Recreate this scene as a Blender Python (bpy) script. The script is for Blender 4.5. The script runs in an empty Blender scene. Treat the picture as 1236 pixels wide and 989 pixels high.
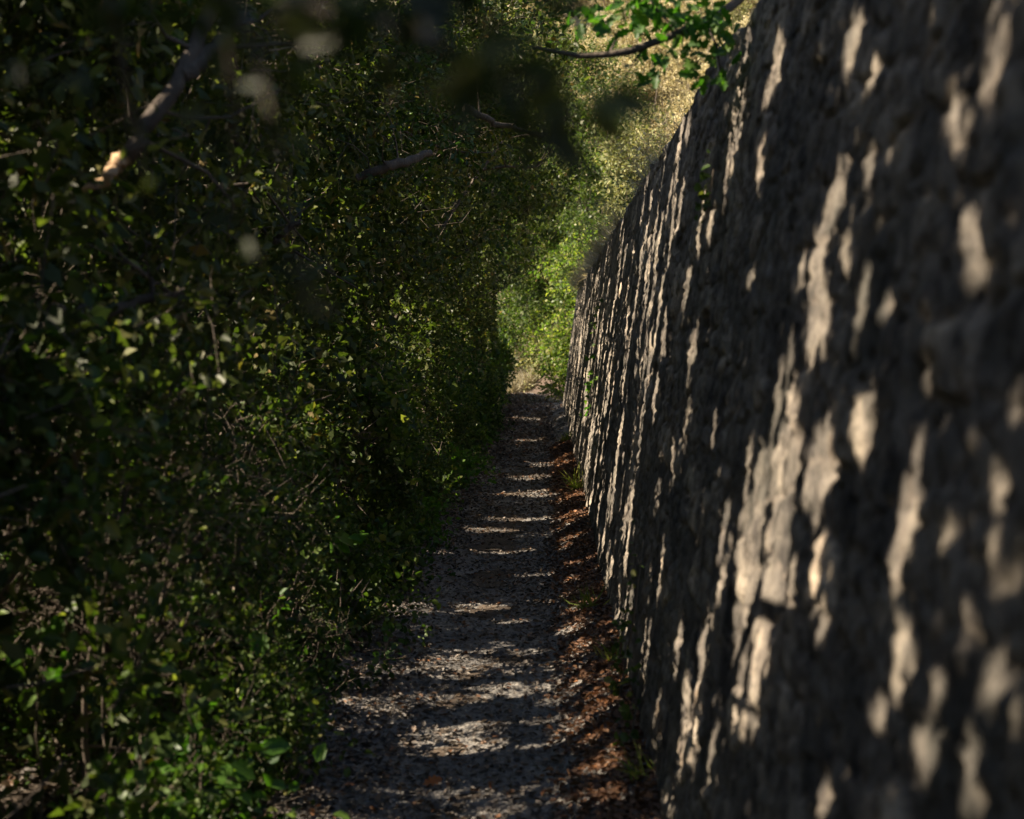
import bpy, math
import numpy as np
from mathutils import Vector
R = math.radians
rng = np.random.default_rng(7)
sc = bpy.context.scene
COL = sc.collection

# ------------------------------------------------------------------ camera
F = 1717.0; PW, PH = 1236.0, 989.0
VPX, VPY = 661.0, 411.0
CAM = np.array([0.0, 0.0, 1.5])
pitch = math.atan((PH/2-VPY)/F); yaw = math.atan((VPX-PW/2)/F*math.cos(pitch))
cam_d = bpy.data.cameras.new("camera"); cam = bpy.data.objects.new("camera", cam_d); COL.objects.link(cam)
cam.location = CAM; cam.rotation_euler = (R(90)-pitch, 0, yaw)
cam_d.sensor_width = 36; cam_d.lens = F/PW*36; cam_d.clip_end = 600; cam_d.clip_start = 0.05
cam_d.dof.use_dof = True; cam_d.dof.focus_distance = 11.0; cam_d.dof.aperture_fstop = 3.6; cam_d.dof.aperture_blades = 0
sc.camera = cam
CR = np.array(cam.rotation_euler.to_matrix())
def ray(px, py):
    d = CR @ np.array([(px-PW/2)/F, -(py-PH/2)/F, -1.0])
    return d
def at(px, py, dist):              # point at forward distance along the path
    d = ray(px, py); return CAM + d*(dist/d[1])

# ------------------------------------------------------------------ sun
EL, AZ = R(38), R(9)
S = np.array([-math.cos(EL)*math.cos(AZ), -math.cos(EL)*math.sin(AZ), math.sin(EL)])
EU = np.cross([0, 0, 1.0], S); EU /= np.linalg.norm(EU)
if EU[1] < 0: EU = -EU
EV = np.cross(S, EU); EV /= np.linalg.norm(EV)
if EV[2] < 0: EV = -EV
sun_d = bpy.data.lights.new("sun", 'SUN'); sun_d.energy = 5.0; sun_d.angle = R(0.42); sun_d.color = (1.0, 0.85, 0.66)
sun = bpy.data.objects.new("sun", sun_d); COL.objects.link(sun)
sun.rotation_euler = Vector(S).to_track_quat('Z', 'Y').to_euler()
sun.location = (-20, -3, 18)
w = bpy.data.worlds.new("World"); sc.world = w; w.use_nodes = True
nt = w.node_tree; bg = nt.nodes['Background']
sky = nt.nodes.new('ShaderNodeTexSky'); sky.sky_type = 'NISHITA'; sky.sun_disc = False
sky.sun_elevation = EL; sky.sun_rotation = math.atan2(S[0], S[1])
nt.links.new(sky.outputs[0], bg.inputs[0]); bg.inputs[1].default_value = 0.06
sc.view_settings.view_transform = 'Standard'; sc.view_settings.look = 'None'
sc.view_settings.exposure = 1.85; sc.view_settings.gamma = 1
sc.render.engine = 'CYCLES'
sc.cycles.max_bounces = 5; sc.cycles.diffuse_bounces = 3; sc.cycles.transmission_bounces = 3; sc.cycles.glossy_bounces = 2
sc.cycles.transparent_max_bounces = 4
sc.cycles.sample_clamp_indirect = 4

# ------------------------------------------------------------------ noise
def _hash(i, j, k, s):
    h = (i.astype(np.int64)*374761393 + j.astype(np.int64)*668265263 + k.astype(np.int64)*2147483647 + s*974634541) & 0xffffffff
    h = ((h ^ (h >> 13))*1274126177) & 0xffffffff
    h = h ^ (h >> 16)
    return (h & 0xffff)/65535.0
def vnoise(x, y, z=None, s=0):
    x = np.asarray(x, float); y = np.asarray(y, float)
    z = np.zeros_like(x) if z is None else np.asarray(z, float)
    i, j, k = np.floor(x), np.floor(y), np.floor(z)
    fx, fy, fz = x-i, y-j, z-k
    fx = fx*fx*(3-2*fx); fy = fy*fy*(3-2*fy); fz = fz*fz*(3-2*fz)
    out = 0
    for a in (0, 1):
        for b in (0, 1):
            for c in ((0, 1) if np.any(fz) else (0,)):
                wt = (fx if a else 1-fx)*(fy if b else 1-fy)*(fz if c else 1-fz)
                out = out + wt*_hash(i+a, j+b, k+c, s)
    return out
def fbm(x, y, o=4, s=0):
    t = 0; a = .5; f = 1.0
    for q in range(o):
        t = t + a*(vnoise(x*f, y*f, None, s+q)-.5); a *= .5; f *= 2.03
    return t
def sst(a, b, x):
    t = np.clip((x-a)/(b-a), 0, 1); return t*t*(3-2*t)

# ------------------------------------------------------------------ terrain functions
def wall_x(z): return 0.30 + 0.13*z
def path_c(y):                        # centre line offset: the path bends left beyond the wall
    return np.where(y > 33, -0.020*np.maximum(y-33, 0)**1.9, 0)
def gz(x, y):
    x = np.asarray(x, float); y = np.asarray(y, float)
    xc = x - path_c(y)
    left = 0.10*sst(-.85, -1.6, xc) + 0.10*np.maximum(-xc-1.4, 0)
    left = left + .12*fbm(x*.9, y*.9, 3, 3)*sst(-1.0, -1.8, xc)
    inw = 1-sst(29.6, 31.5, y)
    bankw = 0.13*sst(-.02, .34, xc)*inw
    top = 2.46 + .22*np.maximum(x-1.1, 0)
    right = np.where(x > .82, top, 0)*inw
    slope = (2.6*sst(.45, 2.6, xc) + .45*np.maximum(xc-2.4, 0))*(1-inw)
    d = (y-46.5)*.9 + np.maximum(x, -30)*.35 - np.maximum(-x-4, 0)*.3
    hill = .78*np.where(d > 0, d, 0)
    hill = np.minimum(hill, 34) + .8*fbm(x*.3, y*.3, 3, 9)*(hill > .3)
    base = left + np.maximum(bankw, right) + slope
    return np.maximum(base, hill)
def gzs(x, y): return float(gz(np.array([x]), np.array([y]))[0])

# ------------------------------------------------------------------ mesh helpers
def mesh_obj(name, V, faces, mat, parent=None, loc=None, smooth=False, attrs=None):
    """faces: list of int arrays (n,k)"""
    V = np.asarray(V, float)
    if loc is not None: V = V - np.asarray(loc, float)
    me = bpy.data.meshes.new(name)
    me.vertices.add(len(V)); me.vertices.foreach_set('co', V.astype(np.float32).ravel())
    faces = [f for f in faces if len(f)]
    idx = np.concatenate([f.ravel() for f in faces]).astype(np.int32)
    tot = np.concatenate([np.full(len(f), f.shape[1]) for f in faces]).astype(np.int32)
    st = np.concatenate([[0], np.cumsum(tot)[:-1]]).astype(np.int32)
    me.loops.add(len(idx)); me.loops.foreach_set('vertex_index', idx)
    me.polygons.add(len(tot)); me.polygons.foreach_set('loop_start', st)
    if smooth: me.polygons.foreach_set('use_smooth', np.ones(len(tot), bool))
    for k, a in (attrs or {}).items():
        at_ = me.attributes.new(k, 'FLOAT', 'POINT'); at_.data.foreach_set('value', np.asarray(a, np.float32))
    me.update(calc_edges=True); me.validate()
    me.materials.append(mat)
    o = bpy.data.objects.new(name, me); COL.objects.link(o)
    if parent is not None: o.parent = parent
    elif loc is not None: o.location = loc
    return o
def thing(name, label, cat, loc, group=None, kind=None):
    o = bpy.data.objects.new(name, None); COL.objects.link(o); o.location = loc; o.empty_display_size = .2
    o['label'] = label; o['category'] = cat
    if group: o['group'] = group
    if kind: o['kind'] = kind
    return o
def tag(o, label=None, cat=None, group=None, kind=None):
    if label: o['label'] = label
    if cat: o['category'] = cat
    if group: o['group'] = group
    if kind: o['kind'] = kind
    return o
def dup(root, loc, rz, scl, label, group):
    r = root.copy(); COL.objects.link(r); r.location = loc; r.rotation_euler = (0, 0, rz); r.scale = (scl, scl, scl)
    r['label'] = label; r['group'] = group
    for ch in list(root.children):
        c = ch.copy(); COL.objects.link(c); c.parent = r
    return r

class Geo:
    def __init__(self): self.V = []; self.Q = []; self.n = 0
    def add(self, V, Q):
        self.V.append(V); self.Q.append(np.asarray(Q)+self.n); self.n += len(V)
    def tube(self, pts, rad, sides=6, rough=0):
        pts = np.asarray(pts, float); n = len(pts); rad = np.broadcast_to(np.asarray(rad, float), (n,))
        T = np.gradient(pts, axis=0); T /= np.linalg.norm(T, axis=1)[:, None]+1e-9
        ref = np.array([.31, .2, .93]); A = np.cross(T, ref); A /= np.linalg.norm(A, axis=1)[:, None]+1e-9; B = np.cross(T, A)
        th = np.linspace(0, 2*np.pi, sides, endpoint=False)
        rr = rad[:, None]*np.ones((1, sides))
        if rough: rr = rr*(1+rough*(rng.random((n, sides))-.5))
        V = pts[:, None]+rr[..., None]*(np.cos(th)[None, :, None]*A[:, None]+np.sin(th)[None, :, None]*B[:, None])
        i = np.arange(n-1)[:, None]*sides; j = np.arange(sides)[None]; j2 = (j+1) % sides
        Q = np.stack([i+j, i+j2, i+sides+j2, i+sides+j], -1).reshape(-1, 4)
        V = V.reshape(-1, 3)
        base = len(V)
        V = np.vstack([V, pts[:1], pts[-1:]])
        jj = np.arange(sides); e = (n-1)*sides
        caps = np.vstack([np.stack([jj, np.full(sides, base), np.full(sides, base), (jj+1) % sides], -1)[:0]])
        self.add(V, Q)
        # end caps as quads (pairs of triangles fan)
        for off, c in ((0, base), (e, base+1)):
            for k in range(0, sides-1, 2):
                self.Q.append(np.array([[self.n-len(V)+off+k, self.n-len(V)+off+(k+1) % sides, self.n-len(V)+off+(k+2) % sides, self.n-len(V)+c]]))
    def twigs(self, O, E, r0, r1, bend=.1):
        """many 3-sided twigs O->E (M,3)"""
        M = len(O)
        if not M: return
        D = E-O; L = np.linalg.norm(D, axis=1)[:, None]
        mid = (O+E)/2 + rng.normal(0, 1, (M, 3))*L*bend
        A = np.cross(D, [.31, .2, .93]); A /= np.linalg.norm(A, axis=1)[:, None]+1e-9
        B = np.cross(D, A); B /= np.linalg.norm(B, axis=1)[:, None]+1e-9
        rings = []
        for P, r in ((O, r0), (mid, (r0+r1)/2), (E, r1)):
            r = np.broadcast_to(np.asarray(r, float), (M,))[:, None]
            for k in range(3):
                a = 2*np.pi*k/3
                rings.append(P+r*(math.cos(a)*A+math.sin(a)*B))
        V = np.stack(rings, 1)          # M,9,3
        q = []
        for rg in (0, 3):
            for k in range(3):
                q.append([rg+k, rg+(k+1) % 3, rg+3+(k+1) % 3, rg+3+k])
        Q = (np.arange(M)[:, None, None]*9+np.array(q)[None]).reshape(-1, 4)
        self.add(V.reshape(-1, 3), Q)
    def obj(self, name, mat, parent=None, loc=None, smooth=True):
        if not self.V: return None
        return mesh_obj(name, np.vstack(self.V), [np.vstack(self.Q)], mat, parent, loc, smooth)

def unit(v): return v/(np.linalg.norm(v, axis=-1, keepdims=True)+1e-9)

def leaf_geo(P, A, N, L, shape='oval', wr=.48):
    """P base, A axis, N normal, L length -> V, [faces]"""
    n = len(P); A = unit(A); B = unit(np.cross(N, A)); N = np.cross(A, B); L = L[:, None]
    if shape == 'quad':
        tpl = [(0, 0, 0), (.45, .5, .16), (1, 0, -.05), (.45, -.5, .16)]; fc = [[0, 1, 2, 3]]
    elif shape == 'oval':
        tpl = [(0, 0, 0), (.28, .46, .14), (.70, .40, .12), (1, 0, -.10), (.70, -.40, .12), (.28, -.46, .14)]
        fc = [[0, 1, 2, 3], [0, 3, 4, 5]]
    elif shape == 'blade':
        tpl = [(0, .5, 0), (0, -.5, 0), (.55, -.4, .08), (.55, .4, .08), (1, .05, -.1), (1, -.05, -.1)]
        fc = [[0, 1, 2, 3], [3, 2, 5, 4]]
    else:                               # lobed oak leaf, halves either side of the midrib
        half = [(.12, .10, .02), (.22, .38, .06), (.32, .22, .05), (.45, .52, .09), (.55, .28, .05), (.70, .50, .08), (.78, .24, .03), (.90, .28, .02)]
        tpl = [(0, 0, 0)] + half + [(1.02, 0, -.06)] + [(a, -b, c) for a, b, c in half] + [(.5, 0, -.01)]
        m = len(half); mid = len(tpl)-1
        fc = []
        seq = list(range(0, m+2))
        for k in range(m+1):
            fc.append([seq[k], seq[k+1], mid])
        seq2 = [0]+list(range(m+2, 2*m+2))+[m+1]
        for k in range(m+1):
            fc.append([seq2[k+1], seq2[k], mid])
    tpl = np.array(tpl, float)
    V = P[:, None] + L[:, None]*(tpl[None, :, 0:1]*A[:, None] + tpl[None, :, 1:2]*wr*1.15*B[:, None] + tpl[None, :, 2:3]*N[:, None])
    fc = np.array(fc); k = len(tpl)
    Fq = (np.arange(n)[:, None, None]*k + fc[None]).reshape(-1, fc.shape[1])
    return V.reshape(-1, 3), [Fq]

# ------------------------------------------------------------------ materials
def new_mat(name):
    m = bpy.data.materials.new(name); m.use_nodes = True
    return m, m.node_tree, m.node_tree.nodes, m.node_tree.links
def ramp(nodes, stops):
    r = nodes.new('ShaderNodeValToRGB'); e = r.color_ramp.elements
    while len(e) < len(stops): e.new(.5)
    for el, (p, c) in zip(e, stops): el.position = p; el.color = (*c, 1)
    return r
def leaf_mat(name, stops, rough=.46, transl=.35, tmul=(1.5, 1.9, .5)):
    m, t, N, L = new_mat(name); b = N['Principled BSDF']; out = N['Material Output']
    g = N.new('ShaderNodeNewGeometry'); r = ramp(N, stops); L.new(g.outputs['Random Per Island'], r.inputs[0])
    L.new(r.outputs[0], b.inputs['Base Color']); b.inputs['Roughness'].default_value = rough; b.inputs['Specular IOR Level'].default_value = .26
    tr = N.new('ShaderNodeBsdfTranslucent'); mu = N.new('ShaderNodeMix'); mu.data_type = 'RGBA'; mu.blend_type = 'MULTIPLY'; mu.inputs[0].default_value = 1
    L.new(r.outputs[0], mu.inputs[6]); mu.inputs[7].default_value = (*tmul, 1); L.new(mu.outputs[2], tr.inputs[0])
    mx = N.new('ShaderNodeMixShader'); mx.inputs[0].default_value = transl
    L.new(b.outputs[0], mx.inputs[1]); L.new(tr.outputs[0], mx.inputs[2]); L.new(mx.outputs[0], out.inputs[0])
    return m
def noise(N, L, coord, scale, detail=6, rough=.6):
    n = N.new('ShaderNodeTexNoise'); n.inputs['Scale'].default_value = scale; n.inputs['Detail'].default_value = detail; n.inputs['Roughness'].default_value = rough
    L.new(coord, n.inputs['Vector']); return n
def rough_mat(name, stops, scale, bump=.4, bscale=60, rough=.9, stretch=None):
    m, t, N, L = new_mat(name); b = N['Principled BSDF']
    tc = N.new('ShaderNodeTexCoord'); co = tc.outputs['Object']
    if stretch:
        mp = N.new('ShaderNodeMapping'); mp.inputs['Scale'].default_value = stretch; L.new(co, mp.inputs[0]); co = mp.outputs[0]
    n = noise(N, L, co, scale); r = ramp(N, stops); L.new(n.outputs[0], r.inputs[0]); L.new(r.outputs[0], b.inputs['Base Color'])
    b.inputs['Roughness'].default_value = rough
    n2 = noise(N, L, co, bscale, 8); bp = N.new('ShaderNodeBump'); bp.inputs['Strength'].default_value = bump; bp.inputs['Distance'].default_value = .02
    L.new(n2.outputs[0], bp.inputs['Height']); L.new(bp.outputs[0], b.inputs['Normal'])
    return m
OAK = leaf_mat('holm_oak_leaf', [(0, (0.020, 0.030, 0.008)), (.45, (0.043, 0.061, 0.016)), (.75, (0.075, 0.093, 0.026)), (.93, (0.141, 0.138, 0.055)), (1, (0.141, 0.086, 0.027))])
OAK2 = leaf_mat('dark_green_oak_leaf', [(0, (0.015, 0.033, 0.012)), (.5, (0.033, 0.063, 0.019)), (.85, (0.061, 0.096, 0.030)), (1, (0.145, 0.157, 0.069))], rough=.46, transl=.35)
OAK3 = leaf_mat('greyish_oak_leaf', [(0, (0.030, 0.039, 0.015)), (.5, (0.060, 0.070, 0.026)), (.85, (0.108, 0.118, 0.050)), (1, (0.196, 0.180, 0.082))], rough=.46, transl=.35)
DEEP = leaf_mat('deep_wood_leaf', [(0, (.02, .03, .008)), (1, (.06, .075, .022))], transl=.12)
SHRUB = leaf_mat('shrub_leaf', [(0, (0.027, 0.048, 0.013)), (.5, (0.058, 0.096, 0.023)), (.85, (0.111, 0.156, 0.038)), (1, (0.223, 0.212, 0.076))], rough=.46)
SHRUB2 = leaf_mat('deep_green_shrub_leaf', [(0, (0.017, 0.042, 0.014)), (.5, (0.036, 0.080, 0.023)), (.85, (0.078, 0.135, 0.038)), (1, (0.171, 0.198, 0.068))], rough=.46)
BROAD = leaf_mat('broad_shrub_leaf', [(0, (.04, .10, .015)), (.6, (.08, .17, .025)), (1, (.14, .20, .04))], rough=.4, transl=.45)
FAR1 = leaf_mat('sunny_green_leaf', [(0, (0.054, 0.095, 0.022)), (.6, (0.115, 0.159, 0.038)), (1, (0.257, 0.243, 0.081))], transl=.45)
FAR2 = leaf_mat('far_oak_leaf', [(0, (.035, .06, .018)), (.7, (.07, .10, .03)), (1, (.13, .14, .05))])
SCRUB = leaf_mat('pale_scrub_leaf', [(0, (0.260, 0.247, 0.117)), (.5, (0.468, 0.416, 0.221)), (1, (0.650, 0.559, 0.351))], rough=.7, transl=.25, tmul=(1.1, 1.0, .7))
SCRUBG = leaf_mat('grey_green_scrub_leaf', [(0, (0.127, 0.149, 0.057)), (.6, (0.230, 0.241, 0.103)), (1, (0.380, 0.356, 0.184))], rough=.7, transl=.3, tmul=(1.2, 1.2, .6))
YOUNG = leaf_mat('lobed_oak_leaf', [(0, (.03, .085, .012)), (.6, (.05, .12, .02)), (1, (.09, .16, .03))], rough=.45, transl=.5)
BOKEH = leaf_mat('pale_bough_leaf', [(0, (0.019, 0.030, 0.011)), (.6, (0.039, 0.050, 0.019)), (1, (0.088, 0.083, 0.050))], rough=.5, transl=.3, tmul=(1.2, 1.4, .6))
FORE = leaf_mat('bough_leaf', [(0, (0.013, 0.021, 0.008)), (.7, (0.025, 0.038, 0.011)), (1, (0.084, 0.077, 0.042))], rough=.35, transl=.3)
GRASS = leaf_mat('dry_grass_blade', [(0, (.2, .18, .12)), (.6, (.34, .31, .22)), (1, (.46, .42, .32))], rough=.7, transl=.35, tmul=(1.2, 1.1, .7))
GREENG = leaf_mat('green_grass_blade', [(0, (.10, .15, .03)), (.6, (.2, .22, .05)), (1, (.34, .30, .09))], rough=.6, transl=.4)
LITTER = leaf_mat('fallen_leaf_litter', [(0, (0.030, 0.026, 0.024)), (.3, (0.081, 0.070, 0.061)), (.6, (0.140, 0.120, 0.102)), (.85, (0.238, 0.201, 0.164)), (1, (0.187, 0.079, 0.029))], rough=.6, transl=.15, tmul=(1.1, .9, .6))
LITTERO = leaf_mat('orange_litter', [(0, (0.065, 0.037, 0.024)), (.5, (0.129, 0.067, 0.039)), (.85, (0.193, 0.108, 0.059)), (1, (0.303, 0.131, 0.050))], rough=.6, transl=.15, tmul=(1.1, .9, .6))
BARK = rough_mat('grey_brown_bark', [(.3, (0.035, 0.027, 0.020)), (.6, (0.084, 0.064, 0.048)), (.8, (0.140, 0.112, 0.084))], 14, .8, 45, .9, (1, 1, .25))
CUT = rough_mat('bare_wood', [(.3, (.3, .19, .10)), (.7, (.48, .33, .19))], 20, .4, 60)
TWIG = rough_mat('pale_twig_bark', [(.3, (.065, .05, .038)), (.7, (.16, .125, .092))], 8, .2, 80)

# wall stone
def wall_mat():
    m, t, N, L = new_mat('weathered_rubble_stone'); b = N['Principled BSDF']
    tc = N.new('ShaderNodeTexCoord'); co = tc.outputs['Object']
    a = N.new('ShaderNodeAttribute'); a.attribute_name = 'stone'
    j = N.new('ShaderNodeAttribute'); j.attribute_name = 'joint'
    r = ramp(N, [(0, (.10, .092, .083)), (.35, (.21, .191, .171)), (.7, (.32, .287, .246)), (.9, (.54, .475, .40)), (1, (.40, .30, .21))]); L.new(a.outputs['Fac'], r.inputs[0])
    n1 = noise(N, L, co, 5, 9, .7); r1 = ramp(N, [(.38, (.22, .21, .21)), (.50, (.75, .73, .7)), (.66, (1.25, 1.2, 1.1))]); L.new(n1.outputs[0], r1.inputs[0])
    mu = N.new('ShaderNodeMix'); mu.data_type = 'RGBA'; mu.blend_type = 'MULTIPLY'; mu.inputs[0].default_value = 1; L.new(r.outputs[0], mu.inputs[6]); L.new(r1.outputs[0], mu.inputs[7])
    n5 = noise(N, L, co, 17, 8, .75); r5 = ramp(N, [(.36, (.25, .24, .23)), (.50, (.9, .89, .87)), (.66, (1.3, 1.28, 1.24))]); L.new(n5.outputs[0], r5.inputs[0])
    mu2 = N.new('ShaderNodeMix'); mu2.data_type = 'RGBA'; mu2.blend_type = 'MULTIPLY'; mu2.inputs[0].default_value = .85; L.new(mu.outputs[2], mu2.inputs[6]); L.new(r5.outputs[0], mu2.inputs[7]); mu = mu2
    # lime mortar / soil in joints
    n2 = noise(N, L, co, 30, 5); r2 = ramp(N, [(.3, (.12, .10, .08)), (.7, (.25, .21, .17))]); L.new(n2.outputs[0], r2.inputs[0])
    mj = N.new('ShaderNodeMix'); mj.data_type = 'RGBA'; L.new(j.outputs['Fac'], mj.inputs[0]); L.new(mu.outputs[2], mj.inputs[6]); L.new(r2.outputs[0], mj.inputs[7])
    # moss and lichen blotches
    n3 = noise(N, L, co, 1.7, 10, .72); r3 = ramp(N, [(.50, (0, 0, 0)), (.60, (1, 1, 1))]); L.new(n3.outputs[0], r3.inputs[0])
    mm = N.new('ShaderNodeMath'); mm.operation = 'MULTIPLY'; mm.inputs[1].default_value = .62; L.new(r3.outputs[0], mm.inputs[0])
    ml = N.new('ShaderNodeMix'); ml.data_type = 'RGBA'; L.new(mm.outputs[0], ml.inputs[0]); L.new(mj.outputs[2], ml.inputs[6]); ml.inputs[7].default_value = (.06, .058, .046, 1)
    L.new(ml.outputs[2], b.inputs['Base Color']); b.inputs['Roughness'].default_value = .88
    nb = noise(N, L, co, 55, 9, .7); bp = N.new('ShaderNodeBump'); bp.inputs['Strength'].default_value = .9; bp.inputs['Distance'].default_value = .018
    L.new(nb.outputs[0], bp.inputs['Height']); L.new(bp.outputs[0], b.inputs['Normal'])
    return m
def path_mat():
    m, t, N, L = new_mat('trodden_gravel_earth'); b = N['Principled BSDF']
    tc = N.new('ShaderNodeTexCoord'); co = tc.outputs['Object']
    n1 = noise(N, L, co, 3.5, 9, .65); r1 = ramp(N, [(.3, (.11, .103, .097)), (.55, (.18, .17, .158)), (.75, (.25, .233, .213))]); L.new(n1.outputs[0], r1.inputs[0])
    v = N.new('ShaderNodeTexVoronoi'); v.inputs['Scale'].default_value = 55; L.new(co, v.inputs['Vector'])
    rv = ramp(N, [(0, (.55, .52, .5)), (.5, (1, 1, 1)), (1, (1.5, 1.45, 1.35))]); 
    sp = N.new('ShaderNodeSeparateColor'); L.new(v.outputs['Color'], sp.inputs[0]); L.new(sp.outputs[0], rv.inputs[0])
    mu = N.new('ShaderNodeMix'); mu.data_type = 'RGBA'; mu.blend_type = 'MULTIPLY'; mu.inputs[0].default_value = .8; L.new(r1.outputs[0], mu.inputs[6]); L.new(rv.outputs[0], mu.inputs[7])
    L.new(mu.outputs[2], b.inputs['Base Color']); b.inputs['Roughness'].default_value = .9
    nb = noise(N, L, co, 70, 8); ad = N.new('ShaderNodeMath'); ad.operation = 'SUBTRACT'; L.new(nb.outputs[0], ad.inputs[0]); L.new(v.outputs['Distance'], ad.inputs[1])
    bp = N.new('ShaderNodeBump'); bp.inputs['Strength'].default_value = .8; bp.inputs['Distance'].default_value = .015
    L.new(ad.outputs[0], bp.inputs['Height']); L.new(bp.outputs[0], b.inputs['Normal'])
    return m
def ground_mat():
    m, t, N, L = new_mat('forest_soil_and_dry_slope'); b = N['Principled BSDF']
    tc = N.new('ShaderNodeTexCoord'); co = tc.outputs['Object']
    n1 = noise(N, L, co, 2.5, 9, .7); r1 = ramp(N, [(.3, (.045, .034, .025)), (.6, (.11, .08, .055)), (.8, (.16, .12, .08))]); L.new(n1.outputs[0], r1.inputs[0])
    n2 = noise(N, L, co, 1.2, 9, .7); r2 = ramp(N, [(.3, (.11, .092, .055)), (.5, (.25, .21, .13)), (.7, (.36, .31, .2))]); L.new(n2.outputs[0], r2.inputs[0])
    a = N.new('ShaderNodeAttribute'); a.attribute_name = 'dry'
    mx = N.new('ShaderNodeMix'); mx.data_type = 'RGBA'; L.new(a.outputs['Fac'], mx.inputs[0]); L.new(r1.outputs[0], mx.inputs[6]); L.new(r2.outputs[0], mx.inputs[7])
    a2 = N.new('ShaderNodeAttribute'); a2.attribute_name = 'red'
    m2 = N.new('ShaderNodeMix'); m2.data_type = 'RGBA'; L.new(a2.outputs['Fac'], m2.inputs[0]); L.new(mx.outputs[2], m2.inputs[6]); m2.inputs[7].default_value = (.075, .05, .034, 1)
    L.new(m2.outputs[2], b.inputs['Base Color']); b.inputs['Roughness'].default_value = .95
    nb = noise(N, L, co, 25, 8); bp = N.new('ShaderNodeBump'); bp.inputs['Strength'].default_value = .8; bp.inputs['Distance'].default_value = .04
    L.new(nb.outputs[0], bp.inputs['Height']); L.new(bp.outputs[0], b.inputs['Normal'])
    return m

# ------------------------------------------------------------------ sun gaps in the canopy
RES = .01; U0, V0 = -12.0, -8.0; NU, NV = 5800, 2600
GAP = np.full((NU, NV), np.inf, np.float32); GAPW = GAP.copy(); GAPH = GAP.copy()
def uvs(P): return P@EU, P@EV, P@S
def gap_poly(C, T1, T2, grow=.012, hedge=False):
    """C centre, T1,T2 half-axis vectors of the wanted patch of light on a surface"""
    cu, cv, cs = uvs(C)
    a = np.array([T1@EU, T1@EV]); b = np.array([T2@EU, T2@EV])
    M = np.array([a, b]).T
    # grow axes a little
    ext = np.abs(M).sum(1)+grow+.02
    i0, i1 = int((cu-ext[0]-U0)/RES), int((cu+ext[0]-U0)/RES)+1
    j0, j1 = int((cv-ext[1]-V0)/RES), int((cv+ext[1]-V0)/RES)+1
    if i0 < 0 or j0 < 0 or i1 >= NU or j1 >= NV: return
    uu, vv = np.meshgrid(U0+RES*(np.arange(i0, i1)+.5)-cu, V0+RES*(np.arange(j0, j1)+.5)-cv, indexing='ij')
    na, nb = np.linalg.norm(a), np.linalg.norm(b)
    a = a*(na+grow)/na; b = b*(nb+grow)/nb; M = np.array([a, b]).T
    try: Mi = np.linalg.inv(M)
    except np.linalg.LinAlgError: return
    p = Mi[0, 0]*uu+Mi[0, 1]*vv; q = Mi[1, 0]*uu+Mi[1, 1]*vv
    rr = p*p+q*q
    # ragged rim
    rr = rr*(1+1.1*(vnoise(uu*18+cu*7, vv*18+cv*5, None, 5)-.45)+1.0*(vnoise(uu*45+cu*17, vv*45+cv*15, None, 6)-.45))
    ins = rr < 1
    if hedge:
        G = GAPH[i0:i1, j0:j1]; G[ins] = np.minimum(G[ins], cs); return
    G = GAP[i0:i1, j0:j1]; G[ins] = np.minimum(G[ins], cs)
    r = int(.05/RES)
    cu2, cv2 = np.nonzero(ins)
    for du in (-r, 0, r):
        for dv in (-r, 0, r):
            a_, b_ = i0+cu2+du, j0+cv2+dv; ok = (a_ >= 0) & (b_ >= 0) & (a_ < NU) & (b_ < NV)
            GAPW[a_[ok], b_[ok]] = np.minimum(GAPW[a_[ok], b_[ok]], cs)
def hit_wall(px, py):
    d = ray(px, py); t = .30/(d[0]-.13*d[2]); t = (.30+.13*CAM[2])/(d[0]-.13*d[2]); return CAM+d*t
def hit_ground(px, py):
    d = ray(px, py); t = (0.02-CAM[2])/d[2]; P = CAM+d*t
    for _ in range(3):
        z = gzs(P[0], P[1]); t = (z-CAM[2])/d[2]; P = CAM+d*t
    return P
def wall_gap(cx, cy, hl, hw, tilt=7):
    a = R(tilt); dl = np.array([math.sin(a), -math.cos(a)]); ds = np.array([math.cos(a), math.sin(a)])
    C = hit_wall(cx, cy); f_ = .62 if C[1] < 1.75 else .82 if C[1] < 2.1 else 1.0
    hl, hw = hl*f_, hw*f_
    T1 = (hit_wall(cx+dl[0]*hl, cy+dl[1]*hl)-hit_wall(cx-dl[0]*hl, cy-dl[1]*hl))/2
    T2 = (hit_wall(cx+ds[0]*hw, cy+ds[1]*hw)-hit_wall(cx-ds[0]*hw, cy-ds[1]*hw))/2
    gap_poly(C, T1, T2)
def path_gap(cx, cy, hw, hh, tilt=2):
    hh = hh*1.05
    a = R(tilt); dl = np.array([math.cos(a), -math.sin(a)]); ds = np.array([math.sin(a), math.cos(a)])
    C = hit_ground(cx, cy)
    T1 = (hit_ground(cx+dl[0]*hw, cy+dl[1]*hw)-hit_ground(cx-dl[0]*hw, cy-dl[1]*hw))/2
    T2 = (hit_ground(cx+ds[0]*hh, cy+ds[1]*hh)-hit_ground(cx-ds[0]*hh, cy-ds[1]*hh))/2
    gap_poly(C, T1, T2)
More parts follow.
